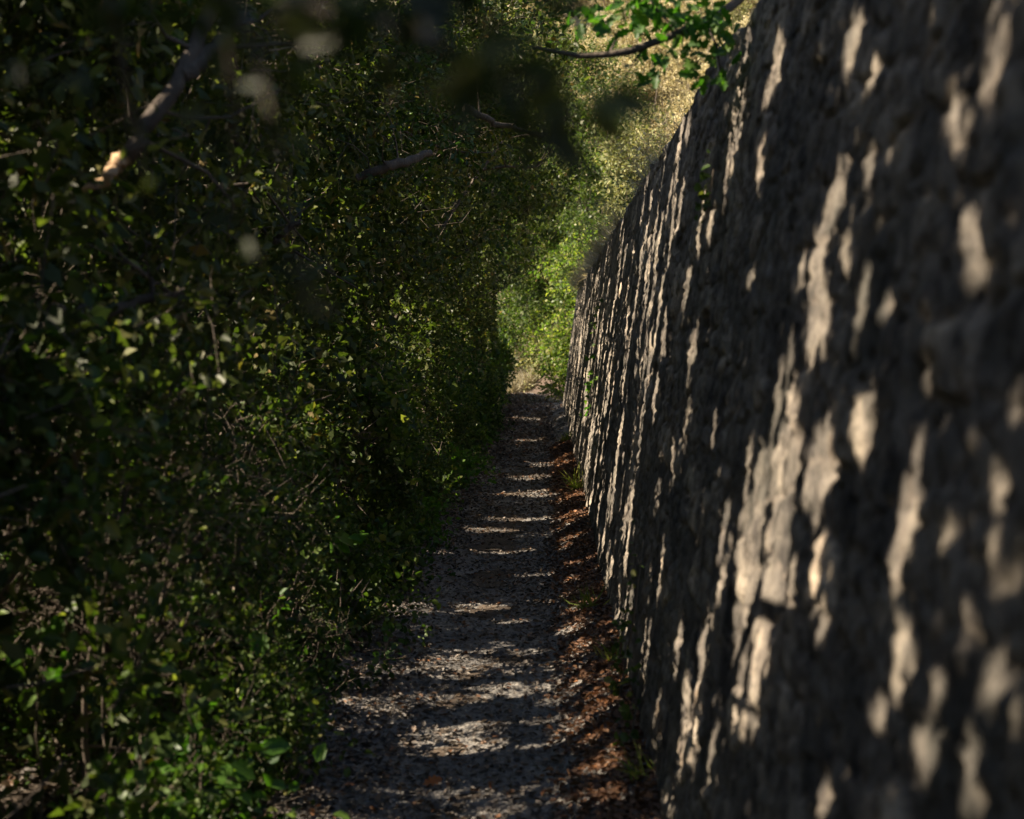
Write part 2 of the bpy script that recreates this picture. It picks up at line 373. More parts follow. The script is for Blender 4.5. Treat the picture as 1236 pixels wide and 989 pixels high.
WALL_GAPS = [(1026,43,30,9,10),(1147,137,42,10,3),(1164,153,20,6,3),(1200,60,20,11,5),(1187,103,18,8,8),(1168,290,42,13,8),(937,65,34,6,8),(932,90,20,5,8),(924,113,14,5,5),
 (890,122,24,4,8),(877,190,48,2.5,6),(1005,240,38,8,9),(987,300,38,8,9),(1044,197,16,5,10),(1017,300,26,6,5),(1019,183,10,4,5),(829,152,20,3,6),(844,277,40,2.5,8),(857,268,26,2,8),
 (1050,95,22,4,10),(984,360,50,13,3),(994,395,28,6,5),(977,415,22,7,8),(940,470,58,6,9),(952,510,46,8,5),(985,565,60,17,6),(1040,510,28,9,10),(1087,625,62,15,9),(1197,580,32,12,3),
 (1104,540,20,8,25),(920,625,105,16,8),(914,650,140,26,8),(905,770,110,24,7),(930,600,70,16,8),(918,700,60,26,7),(948,560,70,14,7),(860,520,24,3,4),(870,643,40,4,9),(834,430,30,3,8),(828,350,30,2.5,8),(1062,367,18,6,3),(1220,490,20,8,5),(1037,357,34,5,8),
 (912,703,56,20,6),(902,787,72,17,6),(892,857,26,7,6),(857,907,38,8,12),(984,690,36,6,8),(1076,680,28,9,5),(1197,680,26,11,5),(1087,783,42,11,10),(1160,743,38,8,8),(1106,900,42,14,8),
 (1124,826,28,11,8),(1187,820,46,11,8),(1167,900,30,10,8),(1167,966,24,10,5),(1057,850,18,8,15),(990,960,32,7,4),(987,750,28,5,8),(867,713,30,3.5,8),(844,787,40,3.5,8),(1224,867,18,7,4),
 (947,640,40,4,8),(956,700,30,5,8),(708,470,44,2,5),(700,420,30,1.5,5),(795,690,40,2.5,6),(760,600,30,2,6),(745,560,30,1.5,6),(810,560,30,2.5,7),(790,480,34,2,7),(770,420,34,2,7),
 (800,400,30,2,8),(820,250,40,2,9),(795,290,36,2,9),(835,850,30,3,8),(815,780,34,3,8),(790,850,26,3,6),(780,760,26,2.5,6),(850,930,30,4,8),(930,555,30,5,9),(900,560,34,3,9),(885,640,36,3.5,9),(1140,640,26,8,10),(960,330,24,4,8),(915,200,28,3,8),(905,330,26,2.5,8)]
PATH_GAPS = [(545,797,55,4,1),(459,821,45,7,0),(543,810,45,3,5),(520,838,85,6,4),(626,829,40,4,8),(687,808,40,5,17),(630,781,25,3,4),(547,878,70,8,5),(448,848,38,6,0),(680,842,30,4,18),(661,867,36,4,14),
 (653,901,50,5,12),(729,852,22,7,25),(459,947,45,4,1),(547,949,40,3,4),(611,975,40,9,6),(406,983,60,6,0),(657,947,40,7,12),(729,924,28,8,20),(619,747,20,2,3),(640,575,26,3,2),(608,661,46,3,1),(650,598,30,2,3),
 (660,560,25,2,3),(645,625,26,2,2),(585,636,36,3,0),(690,622,24,3,12),(692,600,22,2.5,12),(682,560,16,2,10),(706,735,16,4,30),(690,680,20,2,12),(635,505,22,1.5,0),(640,530,22,1.2,0),(690,650,22,2.5,14),(640,690,30,2,2),(645,472,30,4,0),(700,780,18,3,20),(500,905,40,3,2),(700,868,22,5,22),(722,890,20,6,22),(692,932,26,5,18),(742,962,18,8,22),(668,800,24,3,14),(716,842,20,4,22),(738,908,16,6,24),(702,822,20,4,20),(690,758,18,3,20),(716,790,14,3,24),(690,700,16,2.5,16),(686,660,16,2,14),(690,880,30,4,16),(700,965,30,6,12)]
for g in WALL_GAPS: wall_gap(*g)
for g in PATH_GAPS: path_gap(*g)
for k in range(210):                     # finer dapples down the far part of the wall
    y = 6.5 + 25*rng.random()**1.25; z = rng.uniform(.1, 2.5)
    C = np.array([wall_x(z), y, z]); ry = rng.uniform(.015, .055)*(1+y/16); rz = rng.uniform(.05, .15)+.35*rng.random()**3
    gap_poly(C, np.array([.13*rz, rng.normal(0, .03), rz]), np.array([0, ry, 0]))
for k in range(620):                     # light finding its way into the hedge itself
    y = rng.uniform(2.4, 5) if k % 40 == 0 else 4.0+33*rng.random()**1.3
    x = rng.uniform(-2.6, -1.2); z = rng.uniform(.25, 4.2)
    r_ = (rng.uniform(.02, .07) if k % 4 else rng.uniform(.09, .22))*(1+y/30)
    gap_poly(np.array([x+path_c(y), y, z]), EU*r_, EV*r_*rng.uniform(.7, 1.6), hedge=True)
for k in range(60):                     # and low down at the near left
    y = rng.uniform(2.7, 4.6); z = rng.uniform(.1, .95); r_ = rng.uniform(.03, .11)
    gap_poly(np.array([rng.uniform(-1.35, -1.0), y, z]), EU*r_, EV*r_*rng.uniform(.7, 1.5), hedge=True)
for k in range(45):                     # and on the low plants beside the path
    y = rng.uniform(2.9, 8); z = rng.uniform(.08, .6); r_ = rng.uniform(.03, .10)
    gap_poly(np.array([rng.uniform(-1.2, -.92), y, z]), EU*r_, EV*r_*rng.uniform(.7, 1.5), hedge=True)
for k in range(80):                     # and on to its face near the lane
    y = rng.uniform(3.3, 8); z = rng.uniform(.1, 1.7); r_ = rng.uniform(.025, .10)
    gap_poly(np.array([rng.uniform(-1.35, -.95), y, z]), EU*r_, EV*r_*rng.uniform(.7, 1.5), hedge=True)
for (px_, py_, d_, r_) in [(133,208,3.35,.05),(120,218,3.35,.05),(310,70,.8,.035),(318,96,.82,.03),(475,65,.76,.012),(180,245,1.,.02),(790,30,4.5,.14),(850,45,4.5,.12),(745,40,4.4,.10),(870,90,4.5,.05),(205,790,4.2,.10),(225,730,4.3,.09),(190,760,4.2,.08),(100,175,4.8,.10),(250,160,5.2,.09),(290,170,5.2,.08),(315,805,4.6,.06),(230,930,3.7,.09),(265,900,3.8,.06),
        (45,790,3.6,.07),(130,620,4.0,.05),(400,640,6.5,.07),(440,340,8,.13),(465,350,8,.1),(430,280,8,.12),(330,620,6,.08),(460,640,8,.1),(560,540,14,.2),(590,500,17,.2),(520,560,12,.15),(190,25,4.5,.10),(60,430,3.8,.07),(30,410,3.6,.06),
        (250,905,3.8,.07),(215,560,4.6,.08),(480,90,7,.12),(560,60,9,.15),(80,520,4,.05)]:
    gap_poly(at(px_, py_, d_), EU*r_, EV*r_, hedge=True)
def keep(P, pad=.03):
    u, v, s = uvs(P)
    i = ((u-U0)/RES).astype(int); j = ((v-V0)/RES).astype(int)
    ok = (i >= 0) & (i < NU) & (j >= 0) & (j < NV)
    g = np.full(len(P), np.inf); g[ok] = GAP[i[ok], j[ok]]
    gw = np.full(len(P), np.inf); gw[ok] = GAPW[i[ok], j[ok]]
    gh = np.full(len(P), np.inf); gh[ok] = GAPH[i[ok], j[ok]]
    return ~((s > g+pad) | (s > gw+4.7) | (s > gh+pad))

# ------------------------------------------------------------------ setting meshes
# ground: one sheet
xs = np.unique(np.concatenate([np.linspace(-150, -12, 24), np.linspace(-12, -2, 41), np.linspace(-2, 1.4, 69), np.linspace(1.4, 14, 50), np.linspace(14, 150, 28)]))
ys = np.unique(np.concatenate([np.linspace(-80, -4, 16), np.linspace(-4, 30, 171), np.linspace(30, 60, 121), np.linspace(60, 100, 61), np.linspace(100, 220, 25)]))
X, Y = np.meshgrid(xs, ys, indexing='ij')
Z = gz(X, Y)
xc = X-path_c(Y)
under = (xc > -1.1) & (xc < .4) & (Y < 46)
Z = np.where(under, Z-.03, Z)
def grid_faces(nx, ny):
    i = np.arange(nx-1)[:, None]; j = np.arange(ny-1)[None]
    a = i*ny+j
    return np.stack([a, a+ny, a+ny+1, a+1], -1).reshape(-1, 4)
dry = sst(44, 48, Y+X*.2)*.9 + sst(1.0, 1.5, X)*sst(-5, 0, Y)*.6
red = sst(.3, .8, xc)*(1-sst(2.5, 3.5, xc))*sst(30.5, 32, Y)*(1-sst(42, 45, Y))
g = mesh_obj('ground', np.stack([X, Y, Z], -1).reshape(-1, 3), [grid_faces(len(xs), len(ys))], ground_mat(), smooth=True, attrs={'dry': np.clip(dry, 0, 1).ravel(), 'red': red.ravel()})
tag(g, 'brown woodland soil rising to a dry pale hillside', None, None, 'structure'); g['label'] = 'brown woodland soil rising to a dry pale hillside'
# path: fine sheet that follows the bend
px_ = np.linspace(-1.12, .40, 90); py_ = np.concatenate([np.linspace(-3, 4, 120), np.linspace(4, 12, 220)[1:], np.linspace(12, 46.5, 260)[1:]])
XC, Y = np.meshgrid(px_, py_, indexing='ij'); X = XC+path_c(Y)
Z = gz(X, Y)+.05*fbm(X*2.5, Y*2.5, 4, 21)+.02*fbm(X*12, Y*12, 3, 31)-.03*np.exp(-((XC+.35)/.35)**2)
Z = np.where(XC < -1.0, Z-.05*(XC+1.0)/(-.12), Z)
pth = mesh_obj('path', np.stack([X, Y, Z], -1).reshape(-1, 3), [grid_faces(len(px_), len(py_))], path_mat(), smooth=True)
pth['kind'] = 'structure'; pth['label'] = 'narrow trodden gravel and earth path running away along the wall'
def pz(x, y):
    xcn = x-path_c(y)
    return gz(x, y)+.05*fbm(x*2.5, y*2.5, 4, 21)+.02*fbm(x*12, y*12, 3, 31)-.03*np.exp(-((xcn+.35)/.35)**2)

# wall: rubble stones as real relief
wy = np.concatenate([np.arange(-1.6, 5, .0105), np.arange(5, 12, .02), np.arange(12, 30.6, .045)])
wz = np.linspace(-.06, 1.0, 216)
zt = 2.56 + .10*fbm(wy*1.3, wy*0+3, 4, 41) + .06*(vnoise(np.floor(wy*3.3+.3*np.sin(wy*5)), wy*0, None, 43)-.5)
Yw = np.repeat(wy[:, None], len(wz), 1); Zw = np.clip(wz, -.03, 1)[None]*zt[:, None]
def voro(a, b, s):
    ia, ib = np.floor(a), np.floor(b); F1 = np.full(a.shape, 9.); F2 = np.full(a.shape, 9.); idn = np.zeros(a.shape)
    for da in (-1, 0, 1):
        for db in (-1, 0, 1):
            ca, cb = ia+da, ib+db
            x_ = ca+.12+.76*_hash(ca, cb, ca*0, s); y_ = cb+.2+.6*_hash(ca, cb, ca*0+1, s)
            d = np.hypot(a-x_, b-y_); h = _hash(ca, cb, ca*0+2, s)
            nearer = d < F1
            F2 = np.where(nearer, F1, np.minimum(F2, d)); idn = np.where(nearer, h, idn); F1 = np.where(nearer, d, F1)
    return F1, F2, idn
wob = .07*fbm(Yw*3, Zw*3, 3, 51)
f1, f2, idn = voro(Yw/.24+wob*5, Zw/.13+wob*6, 61)
edge = sst(.0, .13, f2-f1)
g1, g2, idg = voro(Yw/.11, Zw/.07, 71)
relief = .008*edge + .008*(idn-.5)*edge + .006*fbm(Yw*6, Zw*8, 3, 81) + .030*np.abs(fbm(Yw*16+wob*20, Zw*20, 4, 85)) - .010*sst(.12, .0, g2-g1) - .014*sst(.62, .75, vnoise(Yw*7, Zw*9, None, 87))*sst(.4, .7, vnoise(Yw*1.3, Zw*1.3, None, 88)) + .035*fbm(Yw*.35, Zw*.5, 2, 91)
Xw = wall_x(Zw) - relief + .015
joint = (1-sst(.02, .10, f2-f1))
# lean the top edge over and close the back
topx = Xw[:, -1:]; ncap = 6
capx = np.concatenate([topx+np.array([[.03, .12, .25, .40, .55]])]+[topx*0+wall_x(2.6)+.58], 1)
capz = np.concatenate([zt[:, None]+np.array([[.012, .022, .02, .01, -.01]])+.05*fbm(np.repeat(wy[:, None], 5, 1)*6, np.array([[1, 2, 3, 4, 5.]])*np.ones((len(wy), 1)), 3, 95), zt[:, None]*0-.1], 1)
XX = np.concatenate([Xw, capx], 1); ZZ = np.concatenate([Zw, capz], 1); YY = np.repeat(wy[:, None], XX.shape[1], 1)
att_s = np.concatenate([idn*.8+.2*idg, np.repeat((idn*.8+.2*idg)[:, -1:], ncap, 1)], 1); att_j = np.concatenate([joint, np.zeros((len(wy), ncap))], 1)
Vw = np.stack([XX, YY, ZZ], -1).reshape(-1, 3)
fw = grid_faces(len(wy), XX.shape[1])[:, ::-1]
n1 = XX.shape[1]; endring = np.arange(n1)+(len(wy)-1)*n1
wloc = np.array([wall_x(0)+.2, 14.5, 0])
wall = mesh_obj('stone_wall', Vw, [fw, endring[None], np.arange(n1)[::-1][None]], wall_mat(), loc=wloc, smooth=True, attrs={'stone': att_s.ravel(), 'joint': att_j.ravel()})
tag(wall, 'tall dark rubble stone retaining wall leaning back, dappled with sun, right of the path', 'wall')

# ------------------------------------------------------------------ plants
SHADE = 6.5; CW = .03; COV = np.zeros((int(NU*RES/CW)+2, int(NV*RES/CW)+2))
def cover(P, A, N, L, wr):
    """adds the shade that these leaves throw towards the sun to COV"""
    a = L*L*wr*.62*np.abs(unit(N)@S)
    C = P+A*L[:, None]*.5
    u, v, _ = uvs(C); i = ((u-U0)/CW).astype(int); j = ((v-V0)/CW).astype(int)
    ok = (i >= 0) & (j >= 0) & (i < COV.shape[0]) & (j < COV.shape[1])
    np.add.at(COV, (i[ok], j[ok]), a[ok]/CW**2)
def sprays(lobes, M, L, nleaf, leaf, gravity=.15, shell=.55):
    """lobes: (cx,cy,cz,rx,ry,rz). Returns origins, ends, leaf arrays"""
    lobes = np.array(lobes, float); vol = lobes[:, 3]*lobes[:, 4]*lobes[:, 5]; k = rng.choice(len(lobes), M, p=vol/vol.sum())
    d = unit(rng.normal(0, 1, (M, 3))); r = rng.random(M)**(1/3.)*(1-shell)+shell*rng.random(M)**.15
    r = np.minimum(r, 1)
    lump = .75+.5*vnoise(d[:, 0]*2.2+k*3, d[:, 1]*2.2, d[:, 2]*2.2, 17)
    O = lobes[k, :3]+d*r[:, None]*lump[:, None]*lobes[k, 3:]
    nc = max(6, M//20); cen = O[rng.integers(0, M, nc)]; cs_ = rng.uniform(.35, 1.0, nc)*L*.62
    kk = rng.integers(0, nc, M); O = cen[kk]+rng.normal(0, 1, (M, 3))*cs_[kk][:, None]*np.array([1, 1, .75])
    D = unit(d*.8+rng.normal(0, .6, (M, 3))+np.array([0, 0, -gravity]))
    Ls = L*rng.uniform(.6, 1.3, M)
    t = rng.uniform(.1, 1.05, (M, nleaf)); 
    spread = rng.normal(0, 1, (M, nleaf, 3)); spread -= (spread*D[:, None]).sum(-1, keepdims=True)*D[:, None]
    P = O[:, None]+D[:, None]*(Ls[:, None]*t)[..., None]+spread*(Ls[:, None]*.16)[..., None]
    A = unit(D[:, None]*.55+spread*.6+rng.normal(0, .45, (M, nleaf, 3)))
    N = unit(rng.normal(0, .8, (M, nleaf, 3))+np.array([.15, 0, .7]))
    LL = leaf*rng.uniform(.6, 1.3, (M, nleaf))
    return O, O+D*Ls[:, None], P.reshape(-1, 3), A.reshape(-1, 3), N.reshape(-1, 3), LL.ravel()
def not_in_lens(P, r=.55):
    return np.linalg.norm(P-CAM, axis=1) > r
def foliage(name, mat, lobes, M, L, nleaf, leaf, parent, loc, shape='oval', wr=.48, twig_r=.0028, gravity=.15, carve=True, shell=.55, twigmat=None, xmax=None, extra=None):
    O, E, P, A, N, LL = sprays(lobes, M, L, nleaf, leaf, gravity, shell)
    k = (P[:, 2] > gz(P[:, 0], P[:, 1])+.01)
    if carve: k &= keep(P+A*LL[:, None]*.5)
    if xmax is not None: k &= xmax(P)
    P, A, N, LL = P[k], A[k], N[k], LL[k]
    if carve: cover(P, A, N, LL, wr)
    V, Fq = leaf_geo(P, A, N, LL, shape, wr)
    o = mesh_obj(name, V, Fq, mat, parent, loc)
    g = Geo()
    kt = (E[:, 2] > gz(E[:, 0], E[:, 1])) & (O[:, 2] > gz(O[:, 0], O[:, 1]))
    if xmax is not None: kt &= xmax(E) & xmax(O)
    g.twigs(O[kt], E[kt], twig_r, twig_r*.4)
    g.obj('twigs', twigmat or TWIG, parent, loc)
    return o, O[kt]
def curve_pts(a, b, n=7, bend=.12, sag=0):
    a, b = np.array(a, float), np.array(b, float); t = np.linspace(0, 1, n)[:, None]
    L = np.linalg.norm(b-a); p = a+(b-a)*t
    off = rng.normal(0, 1, 3)*L*bend
    p = p+np.sin(t*np.pi)*off+rng.normal(0, .012*L, (n, 3))*np.sin(t*np.pi)
    p[:, 2] -= sag*L*(t[:, 0]**2)
    return p
def open_side(P, voids=True):
    """keep the walking space and the view along it free"""
    x, y, z = P[:, 0]-path_c(P[:, 1]), P[:, 1], P[:, 2]
    lim = -.81+.10*np.sin(y*1.7)+.08*np.sin(y*4.1)
    lim = lim+.35*sst(.5, 1.5, z)*.25+.9*sst(1.9, 3.0, z)*sst(7, 11, y)*(.6+.4*np.sin(y*.9))
    lim = lim+.75*sst(2.9, 3.7, z)*sst(8.5, 11, y)*(1-sst(27, 30, y))
    lim = lim+.85*fbm(y*1.05, z*1.2, 3, 131)+.25*fbm(y*3.1, z*3.3, 2, 137)-.08
    lim = np.where(z < 1.4, np.minimum(lim, -.74), lim)
    near = y < 3.0
    holl = vnoise(x*1.5+3, y*1.35, z*1.6, 151)*.7+.3*vnoise(x*4, y*4, z*4, 152)
    return (x < lim) & ~((holl > .585) & (x > -2.1) & voids) & ~(near & (x > -1.15) & (z < 3.2)) 
def make_tree(name, label, loc, h, lobes, M, L, nleaf, leaf, mat, trunk_r=.10, nlimb=6, group=None, shape='oval', lean=(0, 0), carve=True, xmax=None, cat='tree', wr=.48):
    loc = np.array(loc, float)
    t = thing(name, label, cat, loc, group)
    top = loc+np.array([lean[0], lean[1], h*.62])
    tp = curve_pts(loc-[0, 0, .15], top, 9, .07)
    g = Geo(); g.tube(tp, np.linspace(trunk_r*1.25, trunk_r*.5, 9), 8, .25)
    g.obj('trunk', BARK, t, loc)
    lb = np.array(lobes, float); ends = []
    for k in range(nlimb):
        lo = lb[k % len(lb)]
        e = lo[:3]+rng.normal(0, .35, 3)*lo[3:6]
        s0 = tp[rng.integers(3, 9)]
        g = Geo(); lp = curve_pts(s0, e, 8, .13); r0 = trunk_r*rng.uniform(.35, .6)
        g.tube(lp, np.linspace(r0, r0*.25, 8), 6, .2)
        for q in range(5):                 # side branches
            a = lp[rng.integers(2, 8)]; b = a+unit(rng.normal(0, 1, 3)+[0, 0, .1])*rng.uniform(.35, .9)
            g.tube(curve_pts(a, b, 5, .12), np.linspace(r0*.3, r0*.07, 5), 4)
        g.obj('limb', BARK, t, loc)
    foliage('crown', mat, lobes, M, L, nleaf, leaf, t, loc, shape, wr, carve=carve, xmax=xmax)
    return t

# --- the row of trees leaning over the left edge of the path
ROW = [-2.2, 0.2, 2.9, 5.0, 7.0, 9.2, 11.6, 14.0, 16.6, 19.2, 22.0, 25.0, 28.2, 31.3, 34.5, 38.0]
ORD = ['beside the viewpoint', 'just ahead of the viewpoint', 'with a broken pale limb near the top left', 'over a bare leaning twig thicket', 'whose crown hangs low above the left shrubs', 'whose leaf tips catch the light at mid height',
       'crowding the path halfway along the near wall', 'before the middle of the wall', 'level with the middle of the wall', 'past the middle of the wall', 'in the last third of the wall', 'next to the last tree before the wall end', 'standing on the left where the wall ends', 'just past the wall end on the outside of the bend', 'shading the start of the bend', 'last before the sunny bend of the path']
for k, y in enumerate(ROW):
    x = -2.3+rng.uniform(-.35, .25)+float(path_c(np.array(y))); y2 = y+rng.uniform(-.2, .2); f = 1+max(y-6, 0)/9
    z0 = gzs(x, y2)
    lobes = [(x+.2, y2, 3.4, 1.4, 1.35, 1.3), (x+.75, y2+.5, 2.9, 1.0, 1.0, .8), (x-.5, y2-.6, 2.3, 1.1, 1.1, 1.1), (x+.2, y2+.3, 4.8, 1.3, 1.3, 1.1), (x+.5, y2-.6, 1.9, .9, 1.0, .8)]
    if y > 30.5: lobes = [(x+.2, y2, 1.5, 1.2, 1.4, .9), (x+.6, y2+.5, 1.1, .9, 1.0, .7), (x-.3, y2-.6, 1.6, 1.0, 1.1, .9)]
    elif y > 8: lobes.append((x+1.35+rng.uniform(0, .35), y2, 3.6+rng.uniform(-.3, .5), 1.05, 1.2, .95))
    if 10 < y < 26: lobes += [(x+2.0, y2, 4.3, .9, 1.2, .75), (x+1.5, y2+1, 4.9, .9, 1.1, .8)]
    leaf = .040*f**.75
    n = int((2600 if not 10 < y < 26 else 3300)/f**1.15)
    make_tree('holm_oak', 'dark small-leaved evergreen oak '+ORD[k], (x, y2, z0), 5.2 if y < 30.5 else 2.4, lobes, n, .34*f**.3, 20, leaf, (OAK, OAK2, OAK, OAK3)[k % 4], .085, 6, 'evergreen oaks overhanging the left edge of the path', 'oval' if y < 12 else 'quad', (rng.uniform(.1, .5), 0), xmax=open_side)

# --- shrubs along the left edge
spots = []
y = 2.0
while y < 39:
    spots.append((y, rng.uniform(-1.45, -1.3))); 
    if y < 14: spots.append((y+.45, rng.uniform(-2.1, -1.9)))
    y += .95+.02*y
LOOK = ['low', 'knee-high', 'waist-high', 'chest-high', 'rounded', 'straggly', 'upright', 'dense', 'open', 'lopsided', 'twiggy', 'arching', 'mounded', 'ragged', 'slender', 'squat', 'spreading', 'leaning', 'thick', 'thin', 'drooping', 'tangled', 'bristling', 'scruffy', 'compact', 'tall']
for k, (y, x) in enumerate(spots):
    back = x < -1.7; x = x+float(path_c(np.array(y))); h = rng.uniform(.9, 1.5) if not back else rng.uniform(1.5, 2.1)
    broad = (k % 5 == 2); z0 = gzs(x, y); loc = np.array([x, y, z0]); f = 1+max(y-5, 0)/8
    kind = 'broad-leaved green' if broad else 'small-leaved dark green'
    place = f'about {y:.0f} steps along the left path edge' if not back else f'set back behind the left edge shrubs about {y:.0f} steps along'
    t = thing('shrub', f'{LOOK[k % len(LOOK)]} {kind} shrub {place}', 'shrub', loc, 'shrubs crowding the left edge of the path')
    top = loc+[0, 0, h]
    for q in range(4 if y < 16 else 2):
        g = Geo(); e = loc+np.array([rng.normal(.12, .3), rng.normal(0, .35), h*rng.uniform(.7, 1.0)]); e[0] = min(e[0], float(path_c(e[1]))-1.12)
        st = curve_pts(loc+rng.normal(0, .05, 3)*[1, 1, 0]-[0, 0, .05], e, 7, .10); g.tube(st, np.linspace(.013, .004, 7), 5)
        for _ in range(6):
            a = st[rng.integers(2, 7)]; b = a+unit(rng.normal(0, 1, 3)+[.2, 0, .3])*rng.uniform(.15, .45); b[0] = min(b[0], float(path_c(b[1]))-.95)
            g.tube(curve_pts(a, b, 4, .1), np.linspace(.005, .0018, 4), 4)
        g.obj('stem', TWIG, t, loc)
    lobes = [(x, y, z0+h*.5, .52, .55, h*.52), (x+.12, y+.2, z0+h*.25, .5, .5, h*.3), (x+.05, y-.2, z0+h*.8, .4, .45, h*.3)]
    leaf = (.044 if broad else .028)*f**.75; n = int((1100 if broad else 1350)/f**1.1)
    foliage('foliage', BROAD if broad and k in (7, 17) else (SHRUB, SHRUB2)[k % 2], lobes, n, .24*f**.3, 9 if broad else 17, leaf, t, loc, 'oval' if y < 10 else 'quad', .55 if broad else .48, .0022, .05, xmax=open_side)

EDGE = ['beside the nearest leaf litter', 'at the front left corner', 'below the lit leaf cluster', 'where the path edge steps in', 'under a bulge of the hedge', 'in a hollow of the hedge', 'at the first narrow part', 'opposite the ivy', 'opposite the mossy blades', 'with paler leaf tips', 'nearly hidden under the hedge', 'level with mid wall', 'opposite the arching grass', 'a little beyond mid wall', 'in the last hedge third', 'near the far narrow part', 'opposite the yellow grass tuft', 'last before the path darkens']
for k, y in enumerate([3.3, 3.9, 4.5, 5.1, 5.9, 6.8, 7.7, 8.6, 9.6, 10.6, 11.8, 13.0, 14.3, 15.6, 17.2, 19.0, 21.2, 24.0]):
    x = -1.04+rng.uniform(-.08, .06); z0 = gzs(x, y); h = rng.uniform(.22, .42); loc = np.array([x, y, z0]); f = 1+max(y-5, 0)/8
    t = thing('edge_plant', 'low leafy green plant spilling onto the left path edge '+EDGE[k], 'plant', loc, 'low plants along the left path edge')
    for q in range(3):
        g = Geo(); g.tube(curve_pts(loc-[0, 0, .03], loc+[rng.normal(.05, .08), rng.normal(0, .12), h], 5, .1), np.linspace(.005, .002, 5), 4); g.obj('stem', TWIG, t, loc)
    foliage('foliage', (BROAD, SHRUB2, SHRUB)[k % 3], [(x, y, z0+h*.5, .24, .32, h*.55), (x+.1, y+.15, z0+h*.35, .18, .2, h*.4)], int(170/f**.6), .13*f**.3, 10, .032*f**.6, t, loc, 'oval' if y < 10 else 'quad', .6, .0018, .1)

# --- the wood behind the row, one dense mass of trees that shades the path
lobes = []
g = Geo()
for y in np.arange(-6, 30, 2.0):
    for x in (-4.2, -6.0, -8.2):
        xx, yy = x+rng.uniform(-.6, .6), y+rng.uniform(-.7, .7); zb = gzs(xx, yy); hh = rng.uniform(6.0, 8.2)
        lobes += [(xx, yy, zb+hh*.62, 1.6, 1.6, hh*.34), (xx, yy, zb+hh*.25, 1.3, 1.3, hh*.25)]
        g.tube(curve_pts((xx, yy, zb-.1), (xx+rng.normal(0, .3), yy, zb+hh*.6), 6, .05), np.linspace(.12, .05, 6), 6)
O, E, P, A, N, LL = sprays(lobes, 16000, .5, 15, .10, .1, .3)
k = keep(P+A*LL[:, None]*.5, .05) & (P[:, 2] > gz(P[:, 0], P[:, 1])); P, A, N, LL = P[k], A[k], N[k], LL[k]
Vl, Fl = leaf_geo(P, A, N, LL, 'quad', .55)
wood = mesh_obj('woodland', Vl, Fl, DEEP, None, (-6, 12, 0))
tag(wood, 'dense dark evergreen wood filling the ground behind the left row of oaks', None, None, 'stuff')
g.obj('trunk', BARK, wood, (-6, 12, 0))

# --- fill leaves added to shade lane, wall and hedge where row crowns are thin
fu, fv = [], []
for y in np.arange(.8, 40, .015):
    z = np.arange(0, 2.75 if y < 30.8 else .1, .02); q = np.stack([wall_x(z), z*0+y, z], -1); u, v, _ = uvs(q); fu.append(u); fv.append(v)
    x = np.arange(-1.0, .35, .02)+path_c(y); q = np.stack([x, x*0+y, x*0], -1); u, v, _ = uvs(q); fu.append(u); fv.append(v)
fu = np.concatenate(fu); fv = np.concatenate(fv)
hu, hv = [], []
for y in np.arange(.6, 9, .015):
    z = np.arange(.2, 4.2, .02); u, v, _ = uvs(np.stack([z*0-1.35, z*0+y, z], -1)); hu.append(u); hv.append(v)
hu = np.concatenate(hu); hv = np.concatenate(hv)
foot2 = np.zeros(COV.shape, bool); foot2[((hu-U0)/CW).astype(int), ((hv-V0)/CW).astype(int)] = True
foot = np.zeros(COV.shape, bool); foot[((fu-U0)/CW).astype(int), ((fv-V0)/CW).astype(int)] = True
sm = COV.copy()
for ax in (0, 1): sm = (np.roll(sm, 1, ax)+sm+np.roll(sm, -1, ax))/3
goal = np.where(foot, SHADE, 0); goal = np.maximum(goal, np.where(foot2, 3.4, 0))
ii, jj = np.nonzero(foot | foot2)
one = .065**2*.5*.62*.85/CW**2
tun = np.isfinite(GAPH.reshape(NU, NV)[np.minimum(((U0+(ii+.5)*CW-U0)/RES).astype(int), NU-1), np.minimum(((jj+.5)*CW/RES).astype(int), NV-1)])
need = np.floor(np.clip(goal[ii, jj]-sm[ii, jj], 0, None)/one+rng.random(len(ii))).astype(int).clip(0, 9)
need = np.where(tun, 4, need); tun = np.repeat(tun, need)
ii, jj = np.repeat(ii, need), np.repeat(jj, need); m_ = len(ii)
uu = U0+(ii+rng.random(m_))*CW; vv = V0+(jj+rng.random(m_))*CW; xt = np.where(tun, -1.05-.7*rng.random(m_), -1.75-1.7*rng.random(m_)**1.1)
base_ = uu[:, None]*EU+vv[:, None]*EV; xt = xt+path_c(base_[:, 1]+.1); P2 = base_+((xt-base_[:, 0])/S[0])[:, None]*S
A2 = unit(rng.normal(0, 1, (m_, 3))); N2 = unit(rng.normal(0, .5, (m_, 3))+S); L2 = .065*rng.uniform(.7, 1.3, m_)
P2 -= A2*L2[:, None]*.5
k = keep(P2+A2*L2[:, None]*.5) & (P2[:, 2] > gz(P2[:, 0], P2[:, 1])+.02) & open_side(P2, False)
P2, A2, N2, L2 = P2[k], A2[k], N2[k], L2[k]
print('fill leaves', k.sum(), 'cells', foot.sum(), 'mean cover', sm[foot].mean())
row = [o for o in COL.objects if o.name.startswith('holm_oak') and o.parent is None]
near_t = np.argmin(np.abs(P2[:, 1:2]-np.array([o.location.y for o in row])[None]), 1)
for q, o in enumerate(row):
    k = near_t == q
    if k.any():
        V, Fq = leaf_geo(P2[k], A2[k], N2[k], L2[k], 'quad', .5); mesh_obj('shade_fill', V, Fq, OAK, o, np.array(o.location))

